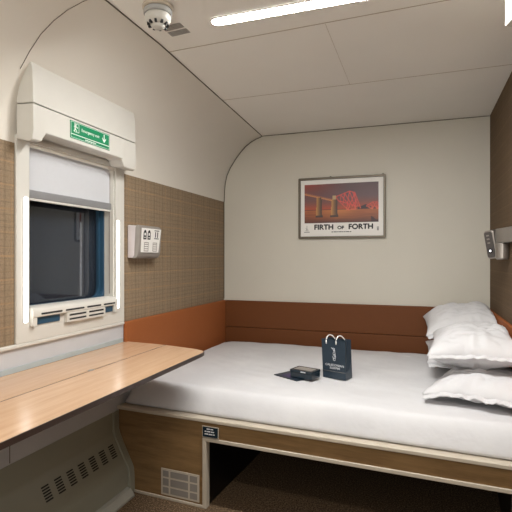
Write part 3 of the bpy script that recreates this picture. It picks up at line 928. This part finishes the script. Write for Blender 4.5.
def art(u, v):
    U = u * ASP
    sky = mixc((178, 72, 40), (96, 78, 90), (v - .32) / .36); sky = mixc(sky, (74, 66, 80), (v - .6) / .4)
    sky = mixc(sky, (104, 66, 62), .45 if v > .55 else .45 * max(0, (v - .4) / .15))
    sky = mixc(sky, (150, 58, 46), (u - .6) * (.6 - v) * 4)
    c = sky
    if v < .34:
        k = v / .34
        c = mixc((104, 56, 38), (166, 92, 50), k + .25 * noise.noise(Vector((u * 5, v * 30, 0)))); c = mixc(c, (204, 130, 64), max(0, .35 - abs(u - .45)) * k * 2)
        if v < .12: c = mixc(c, (74, 42, 40), (.12 - v) * 5)
    if .33 < v < .345 + .10 * max(0, 1 - abs(u - .83) / .14): c = (52, 36, 44)
    if u > .9 and v < .10 + .05 * math.sin(u * 30): c = (60, 30, 34)
    # cantilevers
    for s_, th_, cc in ((t2, .010, (196, 72, 58)), (truss, .011, (206, 74, 66))):
        for a_, d_ in s_:
            if seg_d(U, v, a_, d_) < th_: c = mixc(cc, (224, 140, 84), (.45 - v) * 3)
    # approach viaduct deck
    dk = .80 - .36 * (u / .44) if u < .44 else .44
    if u < .46:
        dk = .765 - .21 * (u / .44)
        if abs(v - dk) < .028: c = (150, 96, 70) if v > dk else (196, 128, 80)
    for pc, pw, ph in ((.205, .034, .66), (.415, .038, .60)):
        w2 = pw * (1 + .5 * (ph - v))
        if abs(u - pc) < w2 and .16 < v < ph: c = mixc((190, 134, 72), (70, 54, 48), (u - pc + w2) / (2 * w2) * 1.1)
        if abs(u - pc) < pw * 1.5 and .14 < v < .20: c = (66, 48, 46)
        if pc > .3 and abs(u - pc) < .022 and ph <= v < ph + .09: c = (176, 150, 110)
    return c


me = bpy.data.meshes.new('printed_image'); NX, NZ = 150, 80; vs = []; cs = []
for j in range(NZ + 1):
    for i in range(NX + 1):
        vs.append((U0 + (U1 - U0) * i / NX, YB - .0106, V0 + (V1 - V0) * j / NZ)); cs.append(lin(art(i / NX, j / NZ)))
nb = len(vs)
vs += [(U0, YB - .0101, V0), (U1, YB - .0101, V0), (U1, YB - .0101, V1), (U0, YB - .0101, V1)]; cs += [(.1, .1, .1)] * 4
fs = [(j * (NX + 1) + i, j * (NX + 1) + i + 1, (j + 1) * (NX + 1) + i + 1, (j + 1) * (NX + 1) + i) for j in range(NZ) for i in range(NX)] + [(nb + 3, nb + 2, nb + 1, nb)]
po = ORG[t.name]; vs = [tuple(Vector(v) - po) for v in vs]
me.from_pydata(vs, [], fs); ca = me.color_attributes.new('print', 'FLOAT_COLOR', 'POINT')
for k, c_ in enumerate(cs): ca.data[k].color = (*c_, 1)
me.materials.append(M['print']); o = bpy.data.objects.new('printed_image', me); C.objects.link(o); o.parent = t
PT = lambda x, z: frameM((x, YB - .0104, z), (1, 0, 0), (0, 0, 1), (0, -1, 0))


def boldtext(s_, size, x, z, sx, e):
    b = B(); tmp = bpy.data.meshes.new('tmp')
    for dx, dz_, lay in ((0, 0, 0), (e, 0, .0001), (-e, 0, .0002), (0, e, .0003), (0, -e, .0004)):
        q = text_bm(s_, size, PT(x + dx, z + dz_) @ Matrix.Translation((0, 0, lay)), .0003, sx); q.to_mesh(tmp); b.from_mesh(tmp); q.free()
    bpy.data.meshes.remove(tmp); return b


obj('title_lettering', boldtext('FIRTH', .054, -.700, 1.473, 1.06, .0026), 'ink', t)
obj('title_lettering', boldtext('OF', .034, -.570, 1.468, 1.15, .002), 'ink', t)
obj('title_lettering', boldtext('FORTH', .054, -.420, 1.473, 1.06, .0026), 'ink', t)
obj('caption_lettering', bars(.15, .006, PT(-.565, 1.437), .0003, 8), 'ink', t)
bm = B()
for x, s_ in ((-.832, 1), ):
    box(bm, x - .0012, x + .0012, YB - .0112, YB - .0102, 1.452, 1.488); box(bm, x - .012, x + .012, YB - .0112, YB - .0102, 1.448, 1.4505)
    tube(bm, [(x - .009, YB - .0108, 1.470), (x, YB - .0108, 1.455), (x + .010, YB - .0108, 1.463)], .001, 6)
    box(bm, x - .022, x + .022, YB - .0112, YB - .0102, 1.436, 1.440)
obj('corner_logo', bm, 'ink', t)
bm = B()
for z in (1.444, 1.454, 1.464): box(bm, -.302, -.288, YB - .0112, YB - .0102, z, z + .006)
obj('corner_mark', bm, 'ink', t)

# ================================================================ CEILING FITTINGS
t = thing('ceiling_light', (-.3, 1.787, ZC), 'long slim glowing strip lamp recessed across the ceiling', 'ceiling light')
lx0, lx1, ly = -.815, .20, 1.787
bm = B(); prism(bm, rrect(lx1 - lx0, .054, .0265, 8, (lx0 + lx1) / 2, ly), 2, ZC - .005, ZC - .001); obj('diffuser', bm, 'lamp', t)
bm = B()
o_ = rrect(lx1 - lx0 + .010, .064, .0315, 8, (lx0 + lx1) / 2, ly); i_ = rrect(lx1 - lx0 + .001, .055, .027, 8, (lx0 + lx1) / 2, ly)
L = [[bm.verts.new((p[0], p[1], z)) for p in l] for z, l in ((ZC - .006, o_), (ZC - .006, i_), (ZC - .0005, i_), (ZC - .0005, o_))]
for a_, d_ in ((0, 1), (1, 2), (2, 3), (3, 0)):
    for j in range(len(o_)): bm.faces.new((L[a_][j], L[a_][(j + 1) % len(o_)], L[d_][(j + 1) % len(o_)], L[d_][j]))
obj('bezel', bm, 'white', t)

sc = (-.965, 1.605, ZC)
t = thing('smoke_detector', sc, 'round white smoke detector on the ceiling with a clear ring', 'smoke detector')
bm = lathe(B(), [(.058, -.0005), (.060, -.004), (.060, -.012), (.056, -.016)], sc, 40); obj('base_plate', bm, 'bedtrim', t, smooth=False)
bm = lathe(B(), [(.052, -.0165), (.055, -.020), (.055, -.034), (.052, -.037)], sc, 40); obj('clear_ring', bm, 'clear', t)
bm = lathe(B(), [(.048, -.0375), (.0505, -.041), (.0495, -.056), (.044, -.066), (.033, -.073), (.031, -.074)], sc, 40); obj('head', bm, 'white', t, smooth=True)
bm = B()
for k in range(10):
    a_ = k * math.tau / 10; m4 = Matrix.Translation(sc) @ Matrix.Rotation(a_, 4, 'Z')
    box(bm, .030, .0415, -.0042, .0042, -.078, -.0675, m4)
obj('sensor_opening', bm, 'darkslot', t)
bm = lathe(B(), [(.026, -.0742), (.026, -.081), (.020, -.086), (.004, -.087)], sc, 32); obj('cap', bm, 'white', t, smooth=True)

t = thing('ceiling_vent', (-.99, 1.80, ZC), 'small perforated vent grille in the ceiling beside the smoke detector', 'vent')
gA = Vector((-1.035, 1.783)); gB = Vector((-.950, 1.738)); gC = Vector((-.946, 1.828))
# two perforated patches, rows of small dark slots
G = frameM((-.993, 1.797, ZC - .0005), (1, -.10, 0), (.05, 1, 0), (0, 0, -1))
for s_ in (-1, 1):
    bm = B()
    for i in range(11):
        for j in range(4):
            x = -.044 + i * .0088; y = s_ * .026 + (j - 1.5) * .0105
            box(bm, x - .0024, x + .0024, y - .0033, y + .0033, 0, .0008, G)
    obj('perforated_patch', bm, 'darkslot', t)

# ================================================================ RIGHT SIDE
t = thing('reading_lamp', (XR, 2.8, 1.24), 'grey swivel reading lamp with a tilted head on the right wall', 'lamp')
bm = B(); prism(bm, [(.397, 2.925), (.432, 2.945), (XR - .0005, 2.86), (XR - .0005, 2.64), (.447, 2.66)], 2, 1.322, 1.402); obj('arm', bm, 'metal', t, bevel=.007, seg=3)
bm = lathe(B(), [(.026, 0), (.033, .008), (.034, .084), (.030, .0905)], (.4225, 2.86, 1.231), 28); obj('swivel_barrel', bm, 'metal', t, smooth=False)
hm = Matrix.Translation((.394, 2.975, 1.318)) @ Matrix.Rotation(math.radians(-9), 4, 'Y') @ Matrix.Rotation(math.radians(-40), 4, 'Z')
bm = B(); prism(bm, rrect(.062, .162, .018, 5), 1, -.030, .030, hm)
hd = obj('lamp_head', bm, 'metal', t, bevel=.008, seg=3)
bm = B(); prism(bm, rrect(.046, .145, .012, 5), 1, -.035, -.0305, hm); obj('face_plate', bm, plain('lamp_face', (78, 74, 72), .35), hd, bevel=.001)
bm = B(); prism(bm, [(.014 * math.cos(k * .5236) , -.035 + .014 * math.sin(k * .5236)) for k in range(12)], 1, -.0375, -.0352, hm); obj('lens_rim', bm, 'ink', hd)
bm = B(); prism(bm, [(.005 * math.cos(k * .5236), -.035 + .006 * math.sin(k * .5236)) for k in range(12)], 1, -.0390, -.0377, hm); obj('lens', bm, 'led', hd)
for z in (.01, .032, .052):
    bm = box(B(), -.010, .006, -.0368, -.0352, z - .004, z + .004, hm); obj('button', bm, 'grey', hd)

t = thing('overhead_cabinet', (.366, 1.3, 2.02), 'white overhead cabinet corner on right wall close under the ceiling', 'cabinet')
bm = prism(B(), [(.273, 1.787), (XR - .001, 1.93), (XR - .001, 1.20), (.40, 1.415)], 2, 2.03, ZC - .001); obj('cabinet_body', bm, 'white', t, bevel=.002)
bm = prism(B(), [(.2765, 1.770), (.2745, 1.7693), (.392, 1.428), (.394, 1.4287)], 2, 2.045, ZC - .012); obj('door', bm, 'white', t)
